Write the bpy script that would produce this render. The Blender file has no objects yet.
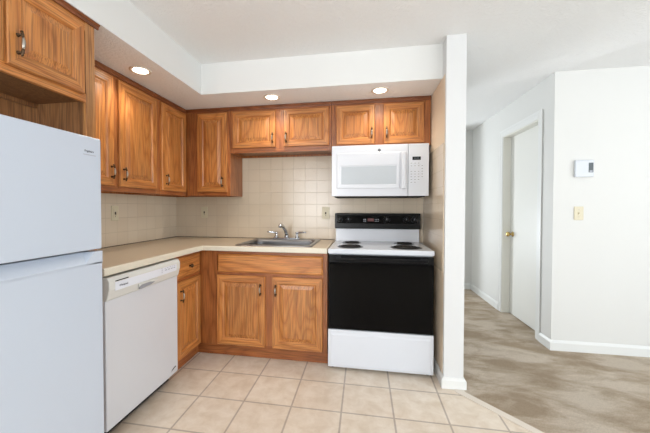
import bpy, bmesh, math, random
from mathutils import Vector, Matrix
random.seed(7)
PI = math.pi
S = bpy.context.scene
C = S.collection

# ---------------------------------------------------------------- camera
cam_d = bpy.data.cameras.new('camera'); cam = bpy.data.objects.new('camera', cam_d); C.objects.link(cam)
cam_d.sensor_fit = 'HORIZONTAL'; cam_d.sensor_width = 36.0
cam_d.lens = 312.32 / 650 * 36.0
cam_d.shift_x = 16.8 / 650; cam_d.shift_y = -3.1 / 650
cam_d.clip_start = 0.02
yaw, pit, rol = 0.1751, -0.0193, 0.0008
fw = Vector((-math.sin(yaw) * math.cos(pit), math.cos(yaw) * math.cos(pit), math.sin(pit)))
rt = Vector((math.cos(yaw), math.sin(yaw), 0)); up = rt.cross(fw)
rt, up = rt * math.cos(rol) + up * math.sin(rol), up * math.cos(rol) - rt * math.sin(rol)
cam.matrix_world = Matrix(((rt.x, up.x, -fw.x, 1.9268), (rt.y, up.y, -fw.y, -2.9696), (rt.z, up.z, -fw.z, 1.221), (0, 0, 0, 1)))
S.camera = cam

# ---------------------------------------------------------------- light
S.view_settings.view_transform = 'Standard'; S.view_settings.look = 'None'
S.view_settings.gamma = 1.0; S.view_settings.use_curve_mapping = False
S.view_settings.exposure = 0.18
W = bpy.data.worlds.new('world'); S.world = W; W.use_nodes = True
bg = W.node_tree.nodes['Background']; bg.inputs[0].default_value = (.75, .87, 1, 1); bg.inputs[1].default_value = 1.0

def area(name, loc, aim, sx, sy, power, col):
    d = bpy.data.lights.new(name, 'AREA'); d.shape = 'RECTANGLE'; d.size = sx; d.size_y = sy
    d.energy = power; d.color = col
    o = bpy.data.objects.new(name, d); C.objects.link(o); o.location = loc
    o.rotation_euler = (Vector(aim) - Vector(loc)).to_track_quat('-Z', 'Y').to_euler()
    return o
# daylight coming through the window behind the camera and the glass door on the right
area('daylight_rear_window', (4.95, -5.15, 1.35), (3.2, 0, 4.6), 2.7, 1.5, 50, (.93, .965, 1))
area('kitchen_fill_rear_left', (.72, -5.15, 1.4), (1.5, 0, 3.2), 1.0, 1.5, 62, (.95, .975, 1))  # added fill light from an unseen opening, brightens the kitchen
area('daylight_side_window', (6.52, -2.6, 1.15), (0, -2.0, 5.8), 2.2, 2.0, 66, (.89, .95, 1))
area('daylight_back_room_window', (1.15, 3.28, .75), (2.9, .5, 3.2), .8, .8, 62, (.88, .94, 1))

# ---------------------------------------------------------------- materials
def lin(c): return tuple(((v / 255) / 12.92 if v / 255 <= .04045 else ((v / 255 + .055) / 1.055) ** 2.4) for v in c) + (1,)
def mat(name, col, rough=.5, metal=0, spec=None, coat=0, emit=None, es=0):
    m = bpy.data.materials.new(name); m.use_nodes = True
    b = m.node_tree.nodes['Principled BSDF']
    b.inputs['Base Color'].default_value = lin(col); b.inputs['Roughness'].default_value = rough
    b.inputs['Metallic'].default_value = metal
    if spec is not None: b.inputs['Specular IOR Level'].default_value = spec
    if coat: b.inputs['Coat Weight'].default_value = coat; b.inputs['Coat Roughness'].default_value = .08
    if emit: b.inputs['Emission Color'].default_value = lin(emit); b.inputs['Emission Strength'].default_value = es
    return m
class G:                                            # tiny node-graph helper
    def __init__(s, m): s.t = m.node_tree; s.b = s.t.nodes['Principled BSDF']
    def n(s, kind, **kw):
        nd = s.t.nodes.new(kind)
        for k, v in kw.items():
            if k in nd.inputs: nd.inputs[k].default_value = v
            else: setattr(nd, k, v)
        return nd
    def l(s, a, b): s.t.links.new(a, b)
    def mapped(s, scale=(1, 1, 1), loc=(0, 0, 0), rnd=False, rot=(0, 0, 0)):
        tc = s.n('ShaderNodeTexCoord'); src = tc.outputs['Object']
        if rnd:
            oi = s.n('ShaderNodeObjectInfo'); mu = s.n('ShaderNodeMath', operation='MULTIPLY'); mu.inputs[1].default_value = 37.0
            s.l(oi.outputs['Random'], mu.inputs[0])
            ad = s.n('ShaderNodeVectorMath', operation='ADD'); s.l(src, ad.inputs[0]); s.l(mu.outputs[0], ad.inputs[1]); src = ad.outputs[0]
        mp = s.n('ShaderNodeMapping'); mp.inputs['Scale'].default_value = scale; mp.inputs['Location'].default_value = loc; mp.inputs['Rotation'].default_value = rot
        s.l(src, mp.inputs['Vector']); return mp.outputs[0]
    def ramp(s, fac, stops):
        r = s.n('ShaderNodeValToRGB'); e = r.color_ramp.elements
        while len(e) < len(stops): e.new(.5)
        for i, (p, c) in enumerate(stops): e[i].position = p; e[i].color = lin(c) if len(c) == 3 else c
        s.l(fac, r.inputs[0]); return r.outputs[0]
    def mix(s, fac, a, b, mode='MIX'):
        m = s.n('ShaderNodeMix', data_type='RGBA', blend_type=mode)
        if isinstance(fac, (int, float)): m.inputs[0].default_value = fac
        else: s.l(fac, m.inputs[0])
        for i, v in ((6, a), (7, b)):
            if isinstance(v, tuple): m.inputs[i].default_value = v
            else: s.l(v, m.inputs[i])
        return m.outputs[2]
    def bump(s, h, strength, dist=.01):
        b = s.n('ShaderNodeBump'); b.inputs['Strength'].default_value = strength; b.inputs['Distance'].default_value = dist
        s.l(h, b.inputs['Height']); s.l(b.outputs[0], s.b.inputs['Normal'])

def oak(name, axis, light=(224, 156, 88), mid=(208, 134, 68), dark=(168, 95, 42), rough=.36):
    m = mat(name, mid, rough); g = G(m)
    sc = {'x': (.16, 1, 1), 'z': (1, 1, .16)}[axis]
    v = g.mapped(sc, rnd=True)
    n1 = g.n('ShaderNodeTexNoise', Scale=4.2, Detail=2.0, Roughness=.45, Distortion=.35); g.l(v, n1.inputs['Vector'])
    mu = g.n('ShaderNodeMath', operation='MULTIPLY'); mu.inputs[1].default_value = 30; g.l(n1.outputs[0], mu.inputs[0])
    fr = g.n('ShaderNodeMath', operation='PINGPONG'); fr.inputs[1].default_value = 1.0; g.l(mu.outputs[0], fr.inputs[0])
    ring = g.ramp(fr.outputs[0], [(0, dark), (.35, mid), (1, light)])
    sc2 = {'x': (5, 190, 190), 'z': (190, 190, 5)}[axis]
    v2 = g.mapped(sc2, rnd=True)
    n2 = g.n('ShaderNodeTexNoise', Scale=1.0, Detail=3, Roughness=.6); g.l(v2, n2.inputs['Vector'])
    pore = g.ramp(n2.outputs[0], [(.40, (110, 104, 98)), (.55, (255, 255, 255))])
    base = g.mix(.50, lin(mid), ring)
    n3 = g.n('ShaderNodeTexNoise', Scale=2.5, Detail=2); g.l(v, n3.inputs['Vector'])
    tone = g.ramp(n3.outputs[0], [(.3, (222, 222, 222)), (.7, (255, 255, 255))])
    c = g.mix(.5, base, pore, 'MULTIPLY'); c = g.mix(1.0, c, tone, 'MULTIPLY')
    g.l(c, g.b.inputs['Base Color']); g.bump(n2.outputs[0], .12, .002)
    g.b.inputs['Coat Weight'].default_value = .25; g.b.inputs['Coat Roughness'].default_value = .22
    return m
M = {}
M['oak_v'] = oak('oak_vertical_grain', 'z'); M['oak_h'] = oak('oak_horizontal_grain', 'x')
M['oak_frame'] = oak('oak_frame_vertical', 'z', (196, 124, 68), (180, 107, 54), (146, 79, 36))
M['oak_frame_h'] = oak('oak_frame_horizontal', 'x', (192, 118, 64), (174, 101, 50), (140, 75, 36))
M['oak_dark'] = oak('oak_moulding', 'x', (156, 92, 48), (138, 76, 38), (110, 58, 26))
M['oak_pale'] = oak('oak_pale_vertical', 'z', (214, 156, 96), (202, 140, 82), (180, 118, 64))
M['oak_in'] = oak('cabinet_interior', 'z', (176, 126, 80), (156, 106, 62), (124, 80, 46), .5)

def paint(name, col, bump=.0, scale=60, rough=.6):
    m = mat(name, col, rough, spec=.3); g = G(m)
    if bump:
        v = g.mapped(); n = g.n('ShaderNodeTexNoise', Scale=scale, Detail=3, Roughness=.65); g.l(v, n.inputs['Vector']); g.bump(n.outputs[0], bump, .01)
    return m
M['wall'] = paint('painted_wall', (222, 222, 219), .04, 160)
M['column'] = paint('painted_column', (218, 219, 219), .04, 160)
M['soffit'] = paint('painted_soffit', (226, 227, 225), .04, 120)
M['ceil'] = paint('textured_ceiling', (240, 241, 241), .7, 52, .8)
M['trimw'] = paint('white_trim', (228, 229, 227), 0, 1, .35)
M['doorw'] = paint('white_door', (228, 228, 223), .02, 20, .4)
M['jambw'] = paint('white_jamb', (226, 225, 216), 0, 1, .4)
M['beige'] = paint('beige_paint', (226, 208, 184), .05, 120)
M['white'] = mat('white_enamel', (216, 220, 227), .22, coat=.3)
M['fridge'] = mat('fridge_white', (200, 209, 222), .33)
G_ = G(M['fridge']); v = G_.mapped(); n_ = G_.n('ShaderNodeTexNoise', Scale=260, Detail=2); G_.l(v, n_.inputs['Vector']); G_.bump(n_.outputs[0], .08, .002)
M['dw'] = mat('dishwasher_white', (212, 214, 219), .3)
M['dwpanel'] = mat('dishwasher_ivory', (217, 217, 212), .35)
M['dwlabel'] = mat('dishwasher_label', (226, 230, 238), .4)
M['grey'] = mat('grey_plastic', (150, 152, 158), .5)
M['lgrey'] = mat('light_grey_print', (176, 180, 190), .5)
M['mwwin'] = mat('microwave_window', (190, 197, 203), .18)
M['mwline'] = mat('microwave_frame', (222, 226, 232), .3)
M['black'] = mat('black_enamel', (7, 7, 9), .28, spec=.2)
M['blackg'] = mat('black_glass', (3, 3, 4), .07, spec=.12)
M['rubber'] = mat('dark_gap', (28, 27, 27), .8)
M['coil'] = mat('burner_coil', (30, 28, 28), .5)
M['pan'] = mat('drip_pan', (24, 22, 22), .3, metal=.6)
M['red'] = mat('clock_digits', (60, 12, 10), .4, emit=(200, 40, 30), es=.06)
M['silver'] = mat('brushed_steel', (178, 178, 180), .28, metal=1)
M['sink'] = mat('sink_steel', (150, 150, 152), .3, metal=1)
M['chrome'] = mat('chrome', (205, 208, 212), .08, metal=1)
M['pewter'] = mat('pewter', (168, 163, 154), .3, metal=.9)
M['antique'] = mat('antique_brass', (84, 66, 48), .4, metal=.8)
M['brass'] = mat('brass', (205, 176, 112), .25, metal=1)
M['cream'] = mat('cream_plastic', (216, 207, 180), .4)
M['socket'] = mat('dark_socket', (58, 46, 32), .5)
M['screen'] = mat('lcd_screen', (84, 92, 96), .3)
M['print'] = mat('dark_print', (66, 68, 74), .5)
M['glow'] = mat('lamp_glow', (255, 250, 240), .5, emit=(255, 246, 228), es=9)
M['ring'] = mat('lamp_trim', (228, 216, 200), .5)

def laminate(name, col, col2):
    m = mat(name, col, .38); g = G(m); v = g.mapped()
    n = g.n('ShaderNodeTexNoise', Scale=220, Detail=3); g.l(v, n.inputs['Vector'])
    g.l(g.ramp(n.outputs[0], [(.35, col2), (.65, col)]), g.b.inputs['Base Color']); return m
M['counter'] = laminate('laminate_tan', (216, 200, 176), (205, 187, 162))
M['counter_edge'] = laminate('laminate_edge', (226, 220, 203), (220, 212, 193))

def tiles(name, axes, size, loc, c1, c2, mortar, msize, rough, offset=0.0, cloud=0, bump=.5):
    m = mat(name, c1, rough); g = G(m)
    tc = g.n('ShaderNodeTexCoord'); sp = g.n('ShaderNodeSeparateXYZ'); g.l(tc.outputs['Object'], sp.inputs[0])
    cb = g.n('ShaderNodeCombineXYZ'); g.l(sp.outputs[axes[0]], cb.inputs[0]); g.l(sp.outputs[axes[1]], cb.inputs[1])
    ad = g.n('ShaderNodeVectorMath', operation='ADD'); ad.inputs[1].default_value = (loc[0] + size * 60, loc[1] + size * 60, 0); g.l(cb.outputs[0], ad.inputs[0])
    br = g.n('ShaderNodeTexBrick'); br.offset = offset; br.squash = 1.0
    g.l(ad.outputs[0], br.inputs['Vector'])
    for k, vv in (('Scale', 1.0), ('Mortar Size', msize), ('Mortar Smooth', .25), ('Bias', 0.0), ('Brick Width', size), ('Row Height', size)): br.inputs[k].default_value = vv
    br.inputs['Color1'].default_value = lin(c1); br.inputs['Color2'].default_value = lin(c2); br.inputs['Mortar'].default_value = lin(mortar)
    col = br.outputs['Color']
    if cloud:
        n = g.n('ShaderNodeTexNoise', Scale=cloud, Detail=5, Roughness=.62, Distortion=.4); g.l(tc.outputs['Object'], n.inputs['Vector'])
        col = g.mix(1.0, col, g.ramp(n.outputs[0], [(.33, (236, 230, 222)), (.66, (255, 255, 255))]), 'MULTIPLY')
    g.l(col, g.b.inputs['Base Color'])
    iv = g.n('ShaderNodeMath', operation='SUBTRACT'); iv.inputs[0].default_value = 1.0; g.l(br.outputs['Fac'], iv.inputs[1])
    g.bump(iv.outputs[0], bump, .003)
    return m
M['floor'] = tiles('floor_tiles', (0, 1), .3054, (-.885, .82), (236, 225, 210), (231, 218, 202), (190, 177, 164), .006, .42, cloud=11, bump=.2)
M['thr'] = mat('threshold_tile', (226, 216, 203), .45)
WT = dict(c1=(217, 202, 180), c2=(214, 198, 175), mortar=(202, 187, 165), msize=.0018, rough=.22)
M['tile_back'] = tiles('wall_tiles_back', (0, 2), .1143, (-2.288, -1.022), **WT)
M['tile_left'] = tiles('wall_tiles_left', (1, 2), .1143, (0, -1.022), **WT)
M['tile_col'] = tiles('wall_tiles_partition', (1, 2), .1143, (.02, -1.022), offset=.5, **WT)

def carpet():
    m = mat('carpet_pile', (170, 152, 134), .95, spec=.05); g = G(m)
    v = g.mapped((1.0, 2.0, 1), rot=(0, 0, .45))
    n = g.n('ShaderNodeTexNoise', Scale=2.3, Detail=6, Roughness=.62, Distortion=.35); g.l(v, n.inputs['Vector'])
    c = g.ramp(n.outputs[0], [(.40, (182, 163, 140)), (.5, (203, 186, 165)), (.60, (224, 210, 192))])
    v2 = g.mapped(); n2 = g.n('ShaderNodeTexNoise', Scale=190, Detail=3, Roughness=.7); g.l(v2, n2.inputs['Vector'])
    c = g.mix(.6, c, g.ramp(n2.outputs[0], [(.3, (190, 186, 182)), (.65, (255, 255, 255))]), 'MULTIPLY')
    g.l(c, g.b.inputs['Base Color']); g.bump(n2.outputs[0], .8, .012); return m
M['carpet'] = carpet()

# ---------------------------------------------------------------- mesh helpers
class MB:
    def __init__(s, *mats): s.bm = bmesh.new(); s.mats = list(mats)
    def _tag(s, faces, mi):
        for f in faces: f.material_index = mi
    def box(s, a, b, bev=0, mi=0, seg=2):
        x0, y0, z0 = [min(p, q) for p, q in zip(a, b)]; x1, y1, z1 = [max(p, q) for p, q in zip(a, b)]
        vs = [s.bm.verts.new(p) for p in ((x0, y0, z0), (x1, y0, z0), (x1, y1, z0), (x0, y1, z0), (x0, y0, z1), (x1, y0, z1), (x1, y1, z1), (x0, y1, z1))]
        fs = [s.bm.faces.new([vs[i] for i in f]) for f in ((0, 3, 2, 1), (4, 5, 6, 7), (0, 1, 5, 4), (1, 2, 6, 5), (2, 3, 7, 6), (3, 0, 4, 7))]
        s._tag(fs, mi)
        if bev:
            es = list({e for f in fs for e in f.edges})
            r = bmesh.ops.bevel(s.bm, geom=es, offset=bev, segments=seg, affect='EDGES', profile=.5)
            s._tag(r['faces'], mi)
        return s
    def prism(s, poly, axis, lo, hi, mi=0):        # poly in the two other axes (order x,y,z without axis)
        def P(u, v, w): return {'x': (w, u, v), 'y': (u, w, v), 'z': (u, v, w)}[axis]
        A = [s.bm.verts.new(P(u, v, lo)) for u, v in poly]; B = [s.bm.verts.new(P(u, v, hi)) for u, v in poly]
        n = len(poly); fs = [s.bm.faces.new(A), s.bm.faces.new(B[::-1])]
        for i in range(n): fs.append(s.bm.faces.new([A[i], B[i], B[(i + 1) % n], A[(i + 1) % n]]))
        s._tag(fs, mi); return s
    def tube(s, path, rad, seg=12, mi=0, cap=True):
        path = [Vector(p) for p in path]; n = len(path)
        if not isinstance(rad, (list, tuple)): rad = [rad] * n
        rings = []; up_ = None
        for i, p in enumerate(path):
            t = (path[min(i + 1, n - 1)] - path[max(i - 1, 0)]).normalized()
            if up_ is None: up_ = Vector((0, 0, 1)) if abs(t.z) < .9 else Vector((1, 0, 0))
            a = t.cross(up_).normalized(); b = a.cross(t).normalized(); up_ = b
            rings.append([s.bm.verts.new(p + (a * math.cos(2 * PI * k / seg) + b * math.sin(2 * PI * k / seg)) * rad[i]) for k in range(seg)])
        fs = []
        for i in range(n - 1):
            for k in range(seg): fs.append(s.bm.faces.new([rings[i][k], rings[i][(k + 1) % seg], rings[i + 1][(k + 1) % seg], rings[i + 1][k]]))
        if cap: fs += [s.bm.faces.new(rings[0][::-1]), s.bm.faces.new(rings[-1])]
        for f in fs: f.smooth = True
        s._tag(fs, mi); return s
    def lathe(s, prof, cen, axis='z', seg=32, mi=0, sgn=1):   # prof: (radius, height)
        cx, cy, cz = cen; rings = []
        for r, h in prof:
            ring = []
            for k in range(seg):
                a = 2 * PI * k / seg; u, v = r * math.cos(a), r * math.sin(a)
                p = {'z': (cx + u, cy + v, cz + h * sgn), 'y': (cx + u, cy + h * sgn, cz + v), 'x': (cx + h * sgn, cy + u, cz + v)}[axis]
                ring.append(s.bm.verts.new(p))
            rings.append(ring)
        fs = []
        for i in range(len(rings) - 1):
            for k in range(seg): fs.append(s.bm.faces.new([rings[i][k], rings[i][(k + 1) % seg], rings[i + 1][(k + 1) % seg], rings[i + 1][k]]))
        if prof[0][0] > 1e-5: fs.append(s.bm.faces.new(rings[0][::-1]))
        if prof[-1][0] > 1e-5: fs.append(s.bm.faces.new(rings[-1]))
        for f in fs: f.smooth = True
        s._tag(fs, mi); return s
    def loops(s, loops, mis, cap_first=True, cap_last=True, smooth=False):
        R = [[s.bm.verts.new(p) for p in L] for L in loops]; n = len(R[0]); 
        for i in range(len(R) - 1):
            for k in range(n):
                f = s.bm.faces.new([R[i][k], R[i][(k + 1) % n], R[i + 1][(k + 1) % n], R[i + 1][k]])
                m = mis[i]; f.material_index = m[k % len(m)] if isinstance(m, (list, tuple)) else m; f.smooth = smooth
        if cap_first: s.bm.faces.new(R[0][::-1]).material_index = mis[0] if isinstance(mis[0], int) else mis[0][0]
        if cap_last: s.bm.faces.new(R[-1]).material_index = mis[-1] if isinstance(mis[-1], int) else mis[-1][0]
        return s
    def build(s, name, parent=None, loc=None):
        bmesh.ops.recalc_face_normals(s.bm, faces=s.bm.faces[:])
        if loc: bmesh.ops.translate(s.bm, verts=s.bm.verts[:], vec=-Vector(loc))
        me = bpy.data.meshes.new(name); s.bm.to_mesh(me); s.bm.free()
        for m in s.mats: me.materials.append(M[m])
        o = bpy.data.objects.new(name, me); C.objects.link(o)
        if loc: o.location = loc
        if parent: o.parent = parent
        return o
def thing(name, label, cat, loc, left=False, group=None):
    o = bpy.data.objects.new(name, None); C.objects.link(o); o.location = loc; o.empty_display_size = .05
    if left: o.rotation_euler = (0, 0, PI / 2)      # local -y (front) turns to world +x
    o['label'] = label; o['category'] = cat
    if group: o['group'] = group
    return o
def tag(o, label, cat, group=None):
    o['label'] = label; o['category'] = cat
    if group: o['group'] = group
    return o
def struct(mb, name, parent=None):
    o = mb.build(name, parent)
    if not parent: o['kind'] = 'structure'
    return o
def lettering(name, body, size, origin, parent, m, squash=1.0, flat=None):   # faces local -y
    cu = bpy.data.curves.new(name, 'FONT'); cu.body = body; cu.size = size; cu.extrude = .0004
    t = bpy.data.objects.new(name + '_curve', cu); C.objects.link(t)
    dg = bpy.context.evaluated_depsgraph_get(); me = bpy.data.meshes.new_from_object(t.evaluated_get(dg))
    bpy.data.objects.remove(t)
    for v in me.vertices:
        x, y, z = v.co; v.co = (x * squash, -z, y)
    me.materials.clear(); me.materials.append(M[m])
    o = bpy.data.objects.new(name, me); C.objects.link(o); o.parent = parent; o.location = origin
    return o

# ---------------------------------------------------------------- setting
CZ = 2.364
XP0, XP1, YP = 2.467, 2.592, -.745                 # partition beside the range
XH = 3.512
XE, YR = 6.6, -5.2
struct(MB('floor').prism([(0, 0), (XP1, 0), (XP1, -.7625), (2.571, -.7625), (3.55, -1.817), (3.55, YR), (0, YR)], 'z', -.06, 0), 'floor')
# carpeted floor of the hall and living room
struct(MB('carpet').prism([(XP1, 2.01), (XP1, -.785), (3.55, -1.817), (3.55, YR), (XE, YR), (XE, .004), (XH, .004), (XH, 2.01)], 'z', -.06, .004), 'floor_carpet')
struct(MB('carpet').box((.52, .84, -.06), (XP1, 3.42, .004)).box((XP1, 2.01, -.06), (2.95, 3.42, .004)), 'floor_back_room')
d_ = Vector((.682, -.7315)); n_ = Vector((.7315, .682)) * .041
a_ = Vector((2.592, -.785)); b_ = Vector((3.55, -1.8125))
struct(MB('thr').prism([(2.531, -.7625), (a_.x, -.7625), tuple(a_), tuple(b_), tuple(b_ - n_), tuple(Vector((2.531, -.791)))], 'z', 0.0005, .005), 'trim_1')
struct(MB('ceil').box((-.12, YR - .12, CZ), (XE + .12, 3.42, CZ + .1)), 'ceiling')
struct(MB('wall').box((-.12, YR, 0), (0, .12, CZ)), 'wall_left')
struct(MB('wall').box((0, 0, 0), (XP0, .12, CZ)), 'wall_back')
wp = struct(MB('column', 'beige').box((XP0, YP, 0), (XP1, .84, CZ)), 'wall_partition')
MB('beige').box((XP0 - .0015, -.716, .08), (XP0, -.002, 2.122)).build('side_paint', wp)
MB('tile_col').box((XP0 - .007, -.716, .78), (XP0 - .0015, -.008, 1.66)).build('tile_panel', wp)
wt = MB('tile_back').box((.006, -.007, .9), (XP0 - .008, 0, 1.80)).build('tile_panel', bpy.data.objects['wall_back'])
MB('tile_left').box((0, -1.62, .9), (.007, 0, 1.45)).build('tile_panel', bpy.data.objects['wall_left'])
# hall
struct(MB('wall').box((XH, .004, 0), (XH + .12, .235, CZ)).box((XH, .235, 2.04), (XH + .12, .99, CZ)).box((XH, .99, 0), (XH + .12, 2.01, CZ)), 'wall_hall')
struct(MB('wall').box((2.95, 2.01, 0), (XH + .12, 2.13, CZ)), 'wall_hall_end')
# the back room the hall opens into, behind the kitchen wall
struct(MB('wall').box((.4, .72, 0), (XP0, .84, CZ)), 'wall_back_room_front')
struct(MB('wall').box((.4, .84, 0), (.52, 3.42, CZ)), 'wall_back_room_left')
struct(MB('wall').box((2.95, 2.13, 0), (3.07, 3.42, CZ)), 'wall_back_room_right')
struct(MB('wall').box((.52, 3.3, 0), (.7, 3.42, CZ)).box((1.6, 3.3, 0), (2.95, 3.42, CZ)).box((.7, 3.3, 0), (1.6, 3.42, .3)).box((.7, 3.3, 1.2), (1.6, 3.42, CZ)), 'wall_back_room_rear')
struct(MB('wall').box((XH + .30, .124, 0), (XH + .40, 1.2, CZ)), 'wall_leak_block')  # unseen block added behind the door to stop sky light leaking in
struct(MB('carpet').box((XH, .2, -.06), (XH + .3, 1.2, .004)), 'floor_leak_block')  # added carpet piece closing the same light leak under the door
struct(MB('wall').box((XH + .12, .004, 0), (XE, .124, CZ)), 'wall_right')
# living room walls with the windows behind and to the right of the camera
w1 = (3.6, 6.3, .55, 2.1)
w0 = (.2, 1.24, .6, 2.15)  # unseen opening added for the kitchen fill light
struct(MB('wall').box((-.12, YR - .12, 0), (w0[0], YR, CZ)).box((w0[0], YR - .12, 0), (w0[1], YR, w0[2])).box((w0[0], YR - .12, w0[3]), (w0[1], YR, CZ)).box((w0[1], YR - .12, 0), (w1[0], YR, CZ)).box((w1[1], YR - .12, 0), (XE + .12, YR, CZ)).box((w1[0], YR - .12, 0), (w1[1], YR, w1[2])).box((w1[0], YR - .12, w1[3]), (w1[1], YR, CZ)), 'wall_rear')
struct(MB('wall').box((XE, YR, 0), (XE + .12, -3.75, CZ)).box((XE, -1.45, 0), (XE + .12, .124, CZ)).box((XE, -3.75, 2.2), (XE + .12, -1.45, CZ)), 'wall_far_right')
mb = MB('trimw')
for x in (w1[0], 4.92, w1[1] - .05): mb.box((x, YR - .1, w1[2]), (x + .05, YR - .05, w1[3]))
mb.box((w1[0] + .05, YR - .1, w1[2]), (w1[1] - .05, YR - .05, w1[2] + .05)).box((w1[0] + .05, YR - .1, w1[3] - .05), (w1[1] - .05, YR - .05, w1[3]))
mb.box((w0[0], YR - .1, w0[2]), (w0[1], YR - .05, w0[2] + .05)).box((w0[0], YR - .1, w0[3] - .05), (w0[1], YR - .05, w0[3])).box((w0[0], YR - .1, w0[2] + .05), (w0[0] + .05, YR - .05, w0[3] - .05)).box((w0[1] - .05, YR - .1, w0[2] + .05), (w0[1], YR - .05, w0[3] - .05))  # frame of the added rear left opening
struct(mb, 'window_1')
mb = MB('trimw')
for y in (-3.75, -2.63, -1.5): mb.box((XE + .05, y, 0), (XE + .1, y + .05, 2.2))
mb.box((XE + .05, -3.7, 2.15), (XE + .1, -1.5, 2.2)); struct(mb, 'window_2')
# soffit above the wall cabinets: L shape
struct(MB('ceil', 'soffit').prism([(0, 0), (XP0, 0), (XP0, -.638), (.644, -.638), (.644, -2.75), (0, -2.75)], 'z', 2.123, CZ), 'ceiling_soffit')
so = bpy.data.objects['ceiling_soffit']
for f in so.data.polygons:
    if abs(f.normal.z) < .5: f.material_index = 1

def baseboard(name, pts, h=.09, t=.013, z=.004):    # board following pts; wall lies to the left of travel
    mb = MB('trimw'); n = len(pts)
    P = [Vector(p) for p in pts]; off = []
    for i in range(n):
        ds = []
        if i > 0: ds.append((P[i] - P[i - 1]).normalized())
        if i < n - 1: ds.append((P[i + 1] - P[i]).normalized())
        ns = [Vector((d.y, -d.x)) for d in ds]; m = ns[0] if len(ns) == 1 else (ns[0] + ns[1]).normalized() / max(.3, math.cos((ns[0].angle(ns[1])) / 2))
        off.append(m)
    prof = [(0, z), (t, z), (t, h * .78), (t * .55, h * .93), (t * .3, h), (0, h)]
    rings = [[mb.bm.verts.new((P[i].x + off[i].x * a, P[i].y + off[i].y * a, b)) for a, b in prof] for i in range(n)]
    k = len(prof)
    for i in range(n - 1):
        for j in range(k): mb.bm.faces.new([rings[i][j], rings[i][(j + 1) % k], rings[i + 1][(j + 1) % k], rings[i + 1][j]])
    mb.bm.faces.new(rings[0]); mb.bm.faces.new(rings[-1][::-1])
    return struct(mb, name)
baseboard('baseboard_partition', [(XP0, -.03), (XP0, YP), (XP1, YP), (XP1, .84)], .074, .016, .001)
baseboard('baseboard_hall_end', [(2.952, 2.01), (XH - .014, 2.01)])
baseboard('baseboard_hall', [(XH, 2.0), (XH, 1.06)])
baseboard('baseboard_right', [(XH, .168), (XH, .004), (XE, .004)])

# hall door
dr = bpy.data.objects.new('door_1', None); C.objects.link(dr); dr.location = (XH, .6, 0); dr['kind'] = 'structure'
L = Vector((XH, .6, 0))
def dbox(mb, a, b, bev=0, mi=0): return mb.box(Vector(a) - L, Vector(b) - L, bev, mi)
mb = MB('doorw'); dbox(mb, (XH + .078, .255, .012), (XH + .113, .973, 2.022), .002); mb.build('door_panel', dr)
mb = MB('jambw')
dbox(mb, (XH - .001, .972, 0), (XH + .12, .99, 2.04)); dbox(mb, (XH - .001, .235, 0), (XH + .12, .254, 2.04)); dbox(mb, (XH - .001, .254, 2.022), (XH + .12, .972, 2.04))
mb.build('door_jamb', dr)
mb = MB('trimw')
for (y0, y1, z0, z1) in ((.985, 1.05, .004, 2.1), (.175, .24, .004, 2.1), (.24, .985, 2.035, 2.1)):
    dbox(mb, (XH - .008, y0, z0), (XH - .0012, y1, z1), .002)
for (y0, y1, z0, z1) in ((1.03, 1.057, .004, 2.107), (.168, .195, .004, 2.107), (.195, 1.03, 2.08, 2.107)):
    dbox(mb, (XH - .011, y0, z0), (XH - .008, y1, z1), .001)
mb.build('door_frame', dr)
mb = MB('brass'); kc = Vector((XH + .078, .905, .92)) - L
mb.lathe([(.030, 0), (.030, .004), (.012, .008), (.010, .03), (.022, .038), (.027, .05), (.024, .062), (.012, .067), (0, .068)], kc, 'x', sgn=-1)
mb.build('door_knob', dr)

# ---------------------------------------------------------------- cabinets
def pull(parent, x, z, y, name='handle'):          # vertical antique pull at local (x, y, z), standing out towards -y
    mb = MB('antique', 'pewter')
    zz = [-.048, -.044, -.040, -.035, -.031, -.027, -.022]
    def yy(t): return -.017 - .009 * math.cos(t / .048 * PI / 2)
    rr = [.002, .0055, .0035, .0062, .0048, .0058, .0036]
    mb.tube([(0, yy(t), t) for t in zz], rr, 10); mb.tube([(0, yy(t), -t) for t in zz], rr, 10)
    mid = [-.022, -.015, -.008, 0, .008, .015, .022]
    mb.tube([(0, yy(t), t) for t in mid], [.0036, .0052, .0062, .0066, .0062, .0052, .0036], 10, 1)
    for s_ in (-1, 1): mb.tube([(0, 0, s_ * .033), (0, -.004, s_ * .033), (0, -.008, s_ * .033), (0, -.02, s_ * .033)], [.0075, .006, .0038, .0038], 10)
    o = mb.build(name, parent); o.location = (x, y, z); return o
def raised_door(name, parent, x0, x1, z0, z1, yb, t=.019, stile=.056, label=None):
    w, h = x1 - x0, z1 - z0; mb = MB('oak_v', 'oak_h')
    rings = [(0, 0), (0, t - .005), (.0035, t), (stile - .006, t), (stile, t - .0045), (stile + .004, t - .009), (stile + .008, t - .009), (stile + .034, t - .001), (stile + .036, t)]
    loops = [[(-w / 2 + i, -d, -h / 2 + i), (w / 2 - i, -d, -h / 2 + i), (w / 2 - i, -d, h / 2 - i), (-w / 2 + i, -d, h / 2 - i)] for i, d in rings]
    fr = [1, 0, 1, 0]; mis = [fr] * 5 + [0] * 3
    mb.loops(loops, mis)
    o = mb.build(name, parent); o.location = ((x0 + x1) / 2, yb, (z0 + z1) / 2)
    return o
def slab_front(name, parent, x0, x1, z0, z1, yb, t=.019):
    w, h = x1 - x0, z1 - z0; mb = MB('oak_h')
    rings = [(0, 0), (0, t - .008), (.003, t - .006), (.012, t), (.014, t)]
    loops = [[(-w / 2 + i, -d, -h / 2 + i), (w / 2 - i, -d, -h / 2 + i), (w / 2 - i, -d, h / 2 - i), (-w / 2 + i, -d, h / 2 - i)] for i, d in rings]
    mb.loops(loops, [0] * 4); o = mb.build(name, parent); o.location = ((x0 + x1) / 2, yb, (z0 + z1) / 2); return o
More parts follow.
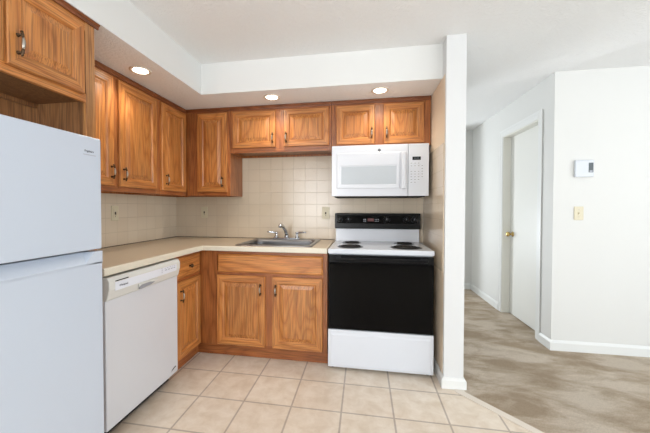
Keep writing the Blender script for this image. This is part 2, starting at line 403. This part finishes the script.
def carcass(parent, x0, x1, z0, z1, dep, lip=.018, back=.008, y_back=-.008):
    mb = MB('oak_frame', 'oak_in'); s = .016; yf = -(dep - .019)
    mb.box((x0, y_back, z0), (x0 + s, yf, z1)).box((x1 - s, y_back, z0), (x1, yf, z1))
    mb.box((x0 + s, y_back, z0 + lip), (x1 - s, yf, z0 + lip + .014), 0, 1).box((x0 + s, y_back, z1 - .016), (x1 - s, yf, z1))
    mb.box((x0 + s, y_back, z0), (x1 - s, y_back - .008, z1 - .016))
    return mb.build('body', parent)
def face_frame(parent, stiles, rails, dep):        # stiles: (x0,x1,z0,z1); rails likewise
    mb = MB('oak_frame', 'oak_frame_h')
    for x0, x1, z0, z1 in stiles: mb.box((x0, -(dep - .019), z0), (x1, -dep, z1), .0008, 0, 1)
    for x0, x1, z0, z1 in rails: mb.box((x0, -(dep - .019), z0), (x1, -dep + .0005, z1), .0008, 1, 1)
    return mb.build('face_frame', parent)
def crown(parent, x0, x1, dep, z0=2.09, z1=2.121, out=.014, ret=None):
    mb = MB('oak_dark')
    mb.prism([(-dep, z0), (-dep - out * .45, z0), (-dep - out * .5, z0 + .012), (-dep - out, z0 + .022), (-dep - out, z1), (-dep, z1)], 'x', x0, x1)
    return mb.build('top_moulding', parent)

UD = .296
ZU0, ZU1 = 1.326, 2.121
# wall cabinet, left wall, two doors
A = thing('wall_cabinet', 'oak wall cabinet with two tall doors on the left wall, directly beside the refrigerator', 'cabinet', (0, -1.6225, 0), True, 'oak wall cabinets')
w = .9215
carcass(A, 0, w, ZU0, ZU1, UD); face_frame(A, [(0, .03, ZU0, ZU1), (.45, .512, ZU0 + .03, 2.07), (.885, w, ZU0, ZU1)], [(.03, .885, ZU0, ZU0 + .04), (.03, .885, 2.06, ZU1)], UD)
crown(A, 0, w, UD)
d = raised_door('door', A, .018, .458, 1.360, 2.075, -UD); pull(d, .195, 1.452 - 1.7175, -.019)
d = raised_door('door', A, .505, .893, 1.360, 2.075, -UD); pull(d, -.160, 1.446 - 1.7175, -.019)
# wall cabinet, left wall, corner
B = thing('wall_cabinet', 'oak wall cabinet with one tall narrow door on the left wall, running into the corner', 'cabinet', (0, -.7, 0), True, 'oak wall cabinets')
carcass(B, 0, .692, ZU0, ZU1, UD); face_frame(B, [(0, .04, ZU0, ZU1), (.376, .404, ZU0, ZU1)], [(.04, .376, ZU0, ZU0 + .04), (.04, .376, 2.06, ZU1)], UD)
crown(B, 0, .404, UD)
d = raised_door('door', B, .034, .382, 1.360, 2.075, -UD); pull(d, -.124, 1.45 - 1.7175, -.019)
# corner cabinet on back wall
D = thing('wall_cabinet', 'oak wall cabinet with one tall door on the back wall, left of the sink', 'cabinet', (.297, 0, 0), False, 'oak wall cabinets')
w = .736 - .297
carcass(D, 0, w, ZU0, ZU1, UD); face_frame(D, [(0, .13, ZU0, ZU1), (.405, w, ZU0, ZU1)], [(.13, .405, ZU0, ZU0 + .04), (.13, .405, 2.06, ZU1)], UD)
crown(D, .014, w, UD)
d = raised_door('door', D, .123, .413, 1.360, 2.075, -UD); pull(d, .103, 1.45 - 1.7175, -.019)
# short cabinet over sink
E_ = thing('wall_cabinet', 'short oak wall cabinet with two square doors hung above the sink', 'cabinet', (.738, 0, 0), False, 'oak wall cabinets')
w = 1.655 - .738
carcass(E_, 0, w, 1.709, ZU1, UD); face_frame(E_, [(0, .038, 1.709, ZU1), (.415, .51, 1.739, 2.07), (.88, w, 1.709, ZU1)], [(.038, .88, 1.709, 1.755), (.038, .88, 2.06, ZU1)], UD)
crown(E_, 0, w, UD)
d = raised_door('door', E_, .028, .426, 1.750, 2.075, -UD, stile=.052); pull(d, .175, 1.829 - 1.9125, -.019)
d = raised_door('door', E_, .500, .896, 1.750, 2.075, -UD, stile=.052); pull(d, -.175, 1.829 - 1.9125, -.019)
# short cabinet over microwave
F = thing('wall_cabinet', 'short oak wall cabinet with two square doors directly above the white microwave', 'cabinet', (1.657, 0, 0), False, 'oak wall cabinets')
w = 2.459 - 1.657
carcass(F, 0, w, 1.728, ZU1, UD); face_frame(F, [(0, .05, 1.728, ZU1), (.345, .445, 1.748, 2.07), (.742, w, 1.728, ZU1)], [(.05, .742, 1.728, 1.755), (.05, .742, 2.06, ZU1)], UD)
crown(F, 0, w, UD)
d = raised_door('door', F, .040, .358, 1.750, 2.075, -UD, stile=.052); pull(d, .136, 1.838 - 1.9125, -.019)
d = raised_door('door', F, .431, .750, 1.750, 2.075, -UD, stile=.052); pull(d, -.136, 1.838 - 1.9125, -.019)
# cabinet over the refrigerator with end panel
FD = .620; y0 = -2.56
K = thing('refrigerator_cabinet', 'deep oak cabinet with end panel mounted over the top of the white refrigerator', 'cabinet', (0, y0, 0), True)
yl = -1.624 - y0; ys = -1.676 - y0
mb = MB('oak_frame', 'oak_in')
mb.box((0, -.30, 1.721), (.016, -(FD - .019), 2.121)).box((0.016, -.30, 1.741), (ys + .034, -(FD - .019), 1.755), 0, 1).box((.016, -.30, 2.1), (ys + .034, -(FD - .019), 2.121))
mb.box((.016, -.285, 1.721), (ys + .034, -.30, 2.121), 0, 1)
mb.build('body', K)
mb = MB('oak_in', 'oak_pale'); mb.box((ys + .035, -.003, 0.001), (yl, -(FD - .019), 2.121)); mb.build('end_panel', K)
mb = MB('oak_pale', 'oak_h')
mb.box((ys, -(FD - .0185), .001), (yl, -FD, 2.121), .001, 0, 1).box((ys - .385, -(FD - .019), 1.762), (ys - .34, -FD, 2.07), .001, 0, 1).box((0, -(FD - .019), 1.721), (.04, -FD, 2.121), .001, 0, 1)
mb.box((.04, -(FD - .019), 1.721), (ys, -FD + .0005, 1.762), .0008, 1, 1).box((.04, -(FD - .019), 2.06), (ys, -FD + .0005, 2.121), .0008, 1, 1)
mb.build('face_frame', K)
crown(K, 0, yl + .018, FD, 2.100, 2.121, .018)
d = raised_door('door', K, -2.021 - y0, -1.696 - y0, 1.752, 2.076, -FD, stile=.052); pull(d, -.128, 1.838 - 1.914, -.019)
MB('oak_dark').box((.016, -.003, 1.2), (ys + .034, -.009, 2.1)).build('recess_shade', K)  # added dark sheet standing in for the shade in the recess above the refrigerator
d = raised_door('door', K, -2.52 - y0, -2.068 - y0, 1.752, 2.076, -FD, stile=.052)

# base cabinets
BD = .602; TK = .561
def base_common(P, x0, x1, tk0=None):
    mb = MB('oak_frame', 'oak_in'); s = .016
    mb.box((x0, -.008, .001), (x0 + s, -(TK - .019), .874)).box((x0, -(TK - .019), .1), (x0 + s, -(BD - .019), .874))
    mb.box((x1 - s, -.008, .001), (x1, -(TK - .019), .874)).box((x1 - s, -(TK - .019), .1), (x1, -(BD - .019), .874))
    mb.box((x0 + s, -.008, .1), (x1 - s, -(BD - .019), .116), 0, 1).box((x0 + s, -.008, .116), (x1 - s, -.016, .874), 0, 1)
    mb.build('body', P)
    MB('oak_frame_h').box((x0 if tk0 is None else tk0, -(TK - .018), .0008), (x1, -TK, .1)).build('toe_kick', P)
Sb = thing('base_cabinet', 'oak sink base cabinet with two doors under one wide false drawer front', 'cabinet', (.604, 0, 0), False, 'oak base cabinets')
o = .604
base_common(Sb, -.596, 1.657 - o, .561 - o)
MB('oak_frame_h').box((.543 - o, -.6035, .0008), (.561 - o, -(TK - .018), .1)).build('toe_kick', Sb)
face_frame(Sb, [(0, .15, .1, .874), (1.14 - o, 1.245 - o, .12, .68), (1.612 - o, 1.657 - o, .1, .874)], [(.15, 1.612 - o, .1, .122), (.15, 1.612 - o, .665, .71), (.15, 1.612 - o, .838, .874)], BD)
slab_front('false_drawer_front', Sb, .765 - o, 1.624 - o, .700, .846, -BD)
d = raised_door('door', Sb, .759 - o, 1.165 - o, .110, .676, -BD); pull(d, .168, .572 - .393, -.019)
d = raised_door('door', Sb, 1.222 - o, 1.623 - o, .110, .676, -BD); pull(d, -.168, .572 - .393, -.019)
Lb = thing('base_cabinet', 'narrow oak base cabinet with one drawer over one door in the corner beside the dishwasher', 'cabinet', (0, -.968, 0), True, 'oak base cabinets')
o = -.968
base_common(Lb, 0, .363)
face_frame(Lb, [(0, .04, .1, .874), (.34, .366, .1, .874)], [(.04, .34, .1, .13), (.04, .34, .665, .71), (.04, .34, .84, .874)], BD)
dw_ = slab_front('drawer', Lb, .022, .345, .700, .852, -BD)
mb = MB('antique'); mb.lathe([(.008, 0), (.006, .010), (.0075, .014), (.015, .018), (.016, .023), (.011, .028), (0, .029)], (0, -.019, 0), 'y', 20, sgn=-1); mb.build('knob', dw_)
d = raised_door('door', Lb, .022, .345, .110, .676, -BD, stile=.052); pull(d, -.120, .575 - .393, -.019)

# countertop
mb = MB('counter', 'counter_edge')
h0 = (.932, 1.512, -.585, -.07)                     # sink cut-out
z0, z1 = .876, .914
mb.box((.0075, -1.622, z0), (.649, -.6505, z1)).box((.0075, -.6505, z0), (h0[0], -.0075, z1))
mb.box((h0[0], h0[3], z0), (h0[1], -.0075, z1)).box((h0[0], -.6505, z0), (h0[1], h0[2], z1)).box((h0[1], -.6505, z0), (1.661, -.0075, z1))
ct = mb.build('countertop'); tag(ct, 'tan laminate L-shaped countertop with cream front edge running from refrigerator to range', 'countertop')
mb = MB('counter_edge')
pr = [(0, z0 - .001), (.006, z0 - .001), (.010, z0 + .004), (.010, z1 - .006), (.006, z1 - .0005), (0, z1 + .0003)]
def ring(pt, off): return [(pt[0] + off[0] * a, pt[1] + off[1] * a, b) for a, b in pr]
pts = [((.649, -1.622), (1, 0)), ((.649, -.6505), (1, -1)), ((1.661, -.6505), (0, -1))]
mb.loops([ring(*p) for p in pts], [0, 0]); mb.build('edge_strip', ct)
MB('socket').box((.0072, -1.62, z1), (.0095, -.0095, z1 + .005)).box((.0095, -.0095, z1), (1.655, -.0072, z1 + .005)).build('caulk_line', ct)

# sink
def rrect(x0, x1, y0, y1, r, z, n=5):
    P = []
    for cx, cy, a0 in ((x1 - r, y0 + r, -PI / 2), (x1 - r, y1 - r, 0), (x0 + r, y1 - r, PI / 2), (x0 + r, y0 + r, PI)):
        for k in range(n + 1):
            a = a0 + PI / 2 * k / n; P.append((cx + r * math.cos(a), cy + r * math.sin(a), z))
    return P
X0, X1, Y0, Y1 = .905, 1.535, -.612, -.048
mb = MB('sink')
z = .9145
mb.loops([rrect(X0, X1, Y0, Y1, .03, z), rrect(X0, X1, Y0, Y1, .03, z + .004), rrect(X0 + .008, X1 - .008, Y0 + .008, Y1 - .008, .03, z + .008),
          rrect(X0 + .030, X1 - .030, Y0 + .034, Y1 - .10, .05, z + .008), rrect(X0 + .036, X1 - .036, Y0 + .040, Y1 - .106, .05, z + .002),
          rrect(X0 + .045, X1 - .045, Y0 + .048, Y1 - .115, .055, z - .14), rrect(X0 + .08, X1 - .08, Y0 + .08, Y1 - .15, .05, z - .17)], [0] * 6, cap_first=False, smooth=True)
mb.loops([rrect(X0 + .0405, X1 - .0405, Y0 + .0445, Y1 - .1115, .055, z - .142), rrect(X0 + .04, X1 - .04, Y0 + .044, Y1 - .11, .05, z - .01)], [0], False, False)
sk = mb.build('kitchen_sink'); tag(sk, 'stainless steel drop-in sink set into the tan countertop under the tiled wall', 'sink')
MB('rubber', 'silver').lathe([(.045, 0), (.042, .003), (.036, .001), (.034, -.001)], (1.22, -.345, z - .168), 'z', 24, 1).lathe([(.033, 0), (0, .001)], (1.22, -.345, z - .168), 'z', 20, 0).build('drain', sk)

# faucet
fx, fy, fz = 1.212, -.098, .9226
fc = thing('kitchen_faucet', 'chrome two-handle kitchen faucet standing on the rear ledge of the sink', 'faucet', (fx, fy, fz))
mb = MB('chrome'); mb.box((-.13, -.026, 0), (.13, .026, .014), .006, 0, 3); mb.build('deck_plate', fc)
mb = MB('chrome')
mb.lathe([(.024, .012), (.022, .03), (.017, .045), (.0135, .05)], (0, 0, 0))
path = [(0, 0, .04), (-.002, -.018, .066), (-.005, -.045, .092), (-.009, -.08, .114), (-.013, -.115, .131), (-.016, -.145, .139), (-.018, -.162, .136), (-.019, -.170, .122)]
mb.tube(path, [.018, .0175, .017, .0165, .016, .0155, .0165, .017], 16); mb.build('spout', fc)
for sg in (-1, 1):
    mb = MB('chrome'); x = sg * .10
    mb.lathe([(.022, .012), (.020, .022), (.014, .03), (.013, .05), (.016, .056), (.014, .066), (0, .069)], (x, 0, 0), seg=20)
    mb.tube([(x, 0, .058), (x + sg * .03, -.004, .063), (x + sg * .07, -.010, .066), (x + sg * .088, -.012, .066)], [.010, .009, .008, .0065], 12)
    mb.build('handle', fc)

# ---------------------------------------------------------------- refrigerator
fy0 = -2.48; fwid = .761; FX = .741
fr = thing('refrigerator', 'white top-freezer refrigerator standing under the deep oak cabinet', 'refrigerator', (0, fy0, 0), True)
MB('fridge', 'rubber').box((0.004, -.06, .05), (fwid - .004, -.668, 1.522), .003).box((.008, -.668, .06), (fwid - .008, -.675, 1.515), 0, 1).box((.03, -.10, 0), (fwid - .03, -.62, .05), 0, 1).build('body', fr)
dtop = MB('fridge').box((0, -.676, 1.031), (fwid, -FX, 1.531), .007, 0, 3).build('freezer_door', fr)
# lower door with a scooped grip along its top edge
mb = MB('fridge')
zt_, zs_ = 1.021, .976
xa, xb, xc, xd = 0, .05, fwid - .088, fwid - .042     # scoop from xa.. to xc (bottom) / xd (top)
def V(x, y, z): return mb.bm.verts.new((x, y, z))
yf_, yb_ = -FX, -.676; ysc = -.700; r_ = .006
mb.box((0, yb_, .052), (fwid, yf_, zs_ - .0005 + .0), .004, 0, 2)
# cap above the scoop line
P0 = V(0, yb_, zs_ - .01); P1 = V(fwid, yb_, zs_ - .01); P2 = V(fwid, yb_, zt_); P3 = V(0, yb_, zt_)
Q0 = V(0, yf_, zs_ - .01); Q1 = V(xc, yf_, zs_ - .01); Q2 = V(fwid, yf_, zs_ - .01); Q3 = V(fwid, yf_, zt_); Q4 = V(xd, yf_, zt_); Q5 = V(xc, yf_, zs_); Q6 = V(0, yf_, zs_)
R0 = V(0, ysc, zt_); R1 = V(xd - .02, ysc, zt_)
F_ = mb.bm.faces.new
F_([P0, P3, P2, P1]); F_([Q0, Q1, Q5, Q6]); F_([Q1, Q2, Q3, Q4, Q5]); F_([Q6, Q5, R1, R0]); F_([Q5, Q4, R1]); F_([P3, R0, R1, Q4, Q3, P2]); F_([P1, P2, Q3, Q2]); F_([P0, Q0, Q6, R0, P3]); F_([P0, P1, Q2, Q1, Q0])
mb.build('fridge_door', fr)
bz = 1.478
lettering('brand_lettering', 'Frigidaire', .0125, (.673, -FX - .0006, 1.462), fr, 'print')
MB('lgrey').box((.668, -FX - .0008, 1.4485), (.730, -FX + .001, 1.4515)).build('badge_line', fr)

# ---------------------------------------------------------------- dishwasher
dw = thing('dishwasher', 'white built-in dishwasher under the countertop between the refrigerator and corner cabinet', 'dishwasher', (0, -1.603, 0), True)
w = .618
MB('dw').box((.008, -.05, .1), (w - .012, -.598, .862)).build('body', dw)
MB('dw').box((0, -.600, .072), (w, -.645, .742), .004, 0, 2).build('door_panel', dw)
MB('rubber').box((.005, -.05, 0), (w - .005, -.575, .07)).build('toe_kick', dw)
# control panel, bulging front
mb = MB('dwpanel')
pf = [(-.600, .742), (-.645, .740), (-.655, .752), (-.668, .80), (-.668, .84), (-.655, .862), (-.600, .866)]
mb.prism(pf, 'x', 0, w); cp = mb.build('control_panel', dw)
bv = cp.modifiers.new('bevel', 'BEVEL'); bv.width = .004; bv.segments = 2
def dwb(m, x0, x1, z0, z1, name, t=.0012, yy=-.668):
    return MB(m).box((x0, yy - t, z0), (x1, yy + .001, z1)).build(name, cp)
dwb('dwlabel', .038, .575, .790, .834, 'label_strip', .0006)
for i in range(8): dwb('black', .041 + i * .0115, .0508 + i * .0115, .8375, .8425, 'vent_slot', .0012)
lettering('brand_lettering', 'Whirlpool', .0145, (.066, -.6692, .806), cp, 'print')
# scooped grip
mb = MB('grey', 'dwpanel'); mb.prism([(-.666, .762), (-.669, .762), (-.672, .772), (-.672, .779), (-.662, .786)], 'x', .210, .375, 1)
mb.build('grip', cp)
mb = MB('grey'); mb.prism([(.212, .757), (.222, .753), (.30, .758), (.345, .768), (.30, .777), (.23, .776), (.212, .768)], 'y', -.6735, -.664); mb.build('grip_shade', cp)  # grey plate paints the shading on the underside of the grip
for i in range(3): dwb('lgrey', .415 + i * .0, .421, .803 + i * .012, .809 + i * .012, 'indicator', .0014)
for i in range(4): dwb('lgrey', .45 + i * .03, .468 + i * .03, .812, .818, 'button', .0016)
for i in range(5): dwb('lgrey', .445 + i * .025, .460 + i * .025, .826, .829, 'button_caption', .0012)
mb = MB('print'); mb.prism([(.542, .100), (.560, .108), (.566, .106), (.578, .112), (.598, .113), (.590, .121), (.574, .120), (.562, .116), (.552, .113)], 'y', -.6458, -.6445); mb.build('badge', dw)

# ---------------------------------------------------------------- range
w = .752
rg = thing('electric_range', 'white electric coil range with black glass oven door against the partition wall', 'stove', (1.669, 0, 0))
MB('white').box((.004, -.03, .03), (w - .004, -.618, .874)).build('body', rg)
mb = MB('white'); mb.box((0, -.085, .878), (w, -.662, .914), .005, 0, 3).box((.004, -.03, .878), (w - .004, -.085, .912)); mb.build('cooktop', rg)
mb = MB('white'); mb.prism([(-.085, .914), (-.078, 1.028), (-.03, 1.028), (-.03, .914)], 'x', .008, w - .008); mb.build('backguard', rg)
mb = MB('black'); mb.prism([(-.112, 1.034), (-.104, 1.028), (-.03, 1.028), (-.03, 1.168), (-.098, 1.168), (-.104, 1.162)], 'x', .0, w)
cp = mb.build('control_panel', rg); bv = cp.modifiers.new('bevel', 'BEVEL'); bv.width = .003; bv.segments = 2
def py(z): return -.112 + (z - 1.034) / (1.162 - 1.034) * .008
MB('blackg').box((.02, py(1.1) - .0015, 1.062), (w - .02, py(1.1) + .001, 1.152), .001).build('panel_glass', cp)
for kx, kr in ((.047, .016), (.124, .016), (.461, .02), (.628, .017), (.695, .017)):
    mb = MB('black', 'lgrey'); yk = py(1.108) - .003
    mb.lathe([(kr * 1.15, 0), (kr * 1.1, .006), (kr, .010), (kr * .92, .020), (kr * .6, .022), (0, .022)], (kx, yk, 1.108), 'y', 24, 0, -1)
    mb.box((kx - .0012, yk - .0235, 1.110), (kx + .0012, yk - .021, 1.108 + kr * .9), 0, 1)
    for a in range(0, 360, 30):
        if a == 270: continue
        q = math.radians(a); cx_, cz_ = kx + math.cos(q) * kr * 1.5, 1.108 + math.sin(q) * kr * 1.5
        mb.box((cx_ - .0010, yk - .0006, cz_ - .0010), (cx_ + .0010, yk + .002, cz_ + .0010), 0, 1)
    mb.build('knob', cp)
ds = MB('red').box((.295, py(1.11) - .0025, 1.096), (.350, py(1.11), 1.122)).build('clock_display', cp)
for i, kx in enumerate((.262, .276, .362, .376, .39)):
    for kz in (1.098, 1.114): MB('lgrey' if i in (0, 1) else 'grey').box((kx - .0045, py(kz) - .003, kz - .003), (kx + .0045, py(kz), kz + .003)).build('button', cp)
# burners
def burner(x, y, r):
    mb = MB('pan'); mb.lathe([(r + .012, .0), (r + .010, .0025), (r + .004, .002), (r, .0008), (.02, .0006)], (x, y, .9142), seg=36)
    pan = mb.build('drip_pan', rg)
    mb = MB('coil'); turns = 4 if r > .09 else 3.2; n = int(turns * 28); pts = []
    for i in range(n + 1):
        a = i / 28 * 2 * PI; rr = .018 + (r - .024) * i / n; pts.append((x + rr * math.cos(a), y + rr * math.sin(a), .9195))
    mb.tube(pts, .0040, 8); mb.build('burner_coil', pan)
burner(.157, -.225, .070); burner(.157, -.505, .088); burner(.597, -.225, .072); burner(.580, -.492, .104)
# oven door
mb = MB('black', 'blackg'); mb.box((.003, -.620, .316), (w - .003, -.655, .868), .003)
mb.box((.010, -.655, .322), (w - .010, -.6605, .815), .0015, 1)
od = mb.build('oven_door', rg)
MB('black').box((.012, -.6555, .825), (w - .012, -.660, .866), .001).build('door_trim', od)
mb = MB('black')
mb.box((.05, -.690, .836), (w - .05, -.712, .856), .006, 0, 3).box((.05, -.656, .832), (.095, -.700, .858), .004).box((w - .095, -.656, .832), (w - .05, -.700, .858), .004)
mb.build('handle', od)
# storage drawer with a raised lip
mb = MB('white'); mb.box((.0, -.620, .028), (w, -.655, .310), .004, 0, 2)
mb.loops([[(.012, -.6545, .040), (w - .012, -.6545, .040), (w - .012, -.6545, .288), (.012, -.6545, .288)], [(.018, -.6585, .046), (w - .018, -.6585, .046), (w - .035, -.6585, .270), (.035, -.6585, .270)]], [0], cap_first=False)
mb.build('storage_drawer', rg)
for x in (.03, w - .03):
    for y in (-.09, -.59): MB('black').lathe([(.014, .0), (.014, .01), (.008, .012), (.008, .031)], (x, y, 0), seg=16).build('foot', rg)

# ---------------------------------------------------------------- microwave
mo = thing('microwave', 'white over-the-range microwave mounted beneath the short oak cabinet', 'microwave', (1.668, 0, 1.312))
w, h = .762, .412
MB('white', 'rubber').box((.003, -.008, .004), (w - .003, -.358, h - .002)).box((.02, -.02, -.006), (w - .02, -.345, .004), 0, 1).build('body', mo)
md = MB('white').box((0, -.360, 0), (.604, -.397, h), .004, 0, 3).build('door', mo)
def frm(mb, x0, x1, z0, z1, t, y0, y1, mi=0):
    mb.box((x0, y0, z0), (x1, y1, z0 + t), 0, mi).box((x0, y0, z1 - t), (x1, y1, z1), 0, mi).box((x0, y0, z0 + t), (x0 + t, y1, z1 - t), 0, mi).box((x1 - t, y0, z0 + t), (x1, y1, z1 - t), 0, mi)
mb = MB('white'); mb.loops([[(.040, -.3965, .060), (.545, -.3965, .060), (.545, -.3965, .353), (.040, -.3965, .353)], [(.046, -.401, .067), (.539, -.401, .067), (.539, -.401, .346), (.046, -.401, .346)],
    [(.070, -.401, .088), (.522, -.401, .088), (.522, -.401, .250), (.070, -.401, .250)], [(.078, -.398, .095), (.516, -.398, .095), (.516, -.398, .242), (.078, -.398, .242)]], [0, 0, 0], cap_first=False)
mb.build('door_moulding', md)
MB('mwwin').box((.080, -.3983, .097), (.514, -.3995, .240), .0004, 0, 1).build('window', md)
mb = MB('white'); mb.box((.553, -.415, .055), (.585, -.435, .345), .007, 0, 3).box((.558, -.396, .07), (.580, -.420, .10), .004).box((.558, -.396, .30), (.580, -.420, .33), .004); mb.build('handle', md)
mb = MB('print', 'lgrey'); mb.lathe([(.0115, 0), (.0115, .0012), (.009, .0016), (0, .0016)], (.382, -.397, .368), 'y', 24, 0, -1); lg = mb.build('round_logo', md)
lettering('logo_lettering', 'GE', .011, (.3745, -.3987, .3642), lg, 'lgrey')
cp = MB('white').box((.607, -.360, 0), (w, -.396, h), .004, 0, 3).build('control_panel', mo)
MB('black').box((.637, -.3955, .283), (.700, -.3975, .309), .0005, 0, 1).build('display', cp)
ds = bpy.data.objects
for k in range(4): MB('screen').box((.650 + k * .01, -.3972, .291), (.656 + k * .01, -.3979, .302)).build('digit', cp)
btn = None
for r in range(8):
    z = .258 - r * .0215
    for c in range(4):
        if r == 2 and c < 3: continue
        if c == 3 and r in (0, 6, 7): continue
        if r == 7 and c > 1: continue
        x = .630 + c * .027
        if btn is None:
            btn = MB('mwline', 'grey').box((-.009, 0, -.0065), (.009, -.0012, .0065), .0006, 0, 1).box((-.0065, -.0011, -.0028), (.0065, -.0016, .0028), 0, 1).build('button', cp); b_ = btn
        else: b_ = btn.copy(); C.objects.link(b_)
        b_.parent = cp; b_.location = (x, -.396, z)

# ---------------------------------------------------------------- wall plates
def outlet(loc, left, label):
    t = thing('wall_outlet', label, 'outlet', loc, left)
    MB('cream').box((-.036, 0, -.058), (.036, -.006, .058), .003, 0, 2).build('cover_plate', t)
    MB('cream').box((-.017, -.006, -.034), (.017, -.0075, .034), .001).build('receptacle', t)
    mb = MB('socket'); mb.box((-.006, -.0072, -.012), (.006, -.0088, .010), .002); mb.build('socket_opening', t)
    MB('socket').lathe([(.0035, 0), (.0025, .0016), (0, .0016)], (0, -.0072, -.024), 'y', 12, 0, -1).build('screw', t)
outlet((.326, -.0072, 1.170), False, 'cream outlet plate on the back wall tiles close to the left corner')
outlet((1.573, -.0072, 1.167), False, 'cream outlet plate on the back wall tiles between the faucet and the range')
outlet((.0072, -.825, 1.175), True, 'cream outlet plate on the left wall tiles above the dishwasher')
t = thing('light_switch', 'cream toggle light switch on the white wall below the thermostat', 'light switch', (3.702, .0035, 1.173))
MB('cream').box((-.035, 0, -.057), (.035, -.006, .057), .003, 0, 2).build('cover_plate', t)
MB('cream').box((-.005, -.005, -.006), (.005, -.017, .008), .002).build('toggle', t)
for z in (-.03, .03): MB('pewter').lathe([(.003, 0), (.003, .001), (0, .0015)], (0, -.006, z), 'y', 10, 0, -1).build('screw', t)
t = thing('thermostat', 'white rectangular thermostat with grey screen on the wall beyond the kitchen', 'thermostat', (3.7295, .0035, 1.546))
MB('white').box((-.068, 0, -.07), (.068, -.022, .07), .005, 0, 3).build('housing', t)
MB('screen').box((.028, -.0215, -.034), (.062, -.0235, .046), .001).build('screen', t)
MB('lgrey').box((.034, -.0225, -.030), (.056, -.0242, -.018)).build('button', t)

# ---------------------------------------------------------------- recessed lamps
def downlight(x, y, label):
    t = thing('recessed_light', label, 'ceiling light', (x, y, 2.1228), False, 'recessed downlights in the soffit')
    MB('ring').lathe([(.066, 0), (.068, -.004), (.060, -.0075), (.047, -.004), (.047, -.001)], (0, 0, 0), seg=40).build('trim_ring', t)
    MB('glow').lathe([(.0465, -.002), (.0465, -.0045), (0, -.0055)], (0, 0, 0), seg=40).build('lamp', t)
    d = bpy.data.lights.new('downlight', 'SPOT'); d.energy = 9; d.color = (1, .90, .77); d.spot_size = math.radians(150); d.spot_blend = .9; d.shadow_soft_size = .045
    o = bpy.data.objects.new('downlight', d); C.objects.link(o); o.location = (0, 0, -.03); o.parent = t
downlight(.478, -1.12, 'glowing recessed downlight in the soffit above the left wall cabinets')
downlight(1.185, -.49, 'glowing recessed downlight in the soffit above the sink')
downlight(2.048, -.49, 'glowing recessed downlight in the soffit above the microwave')
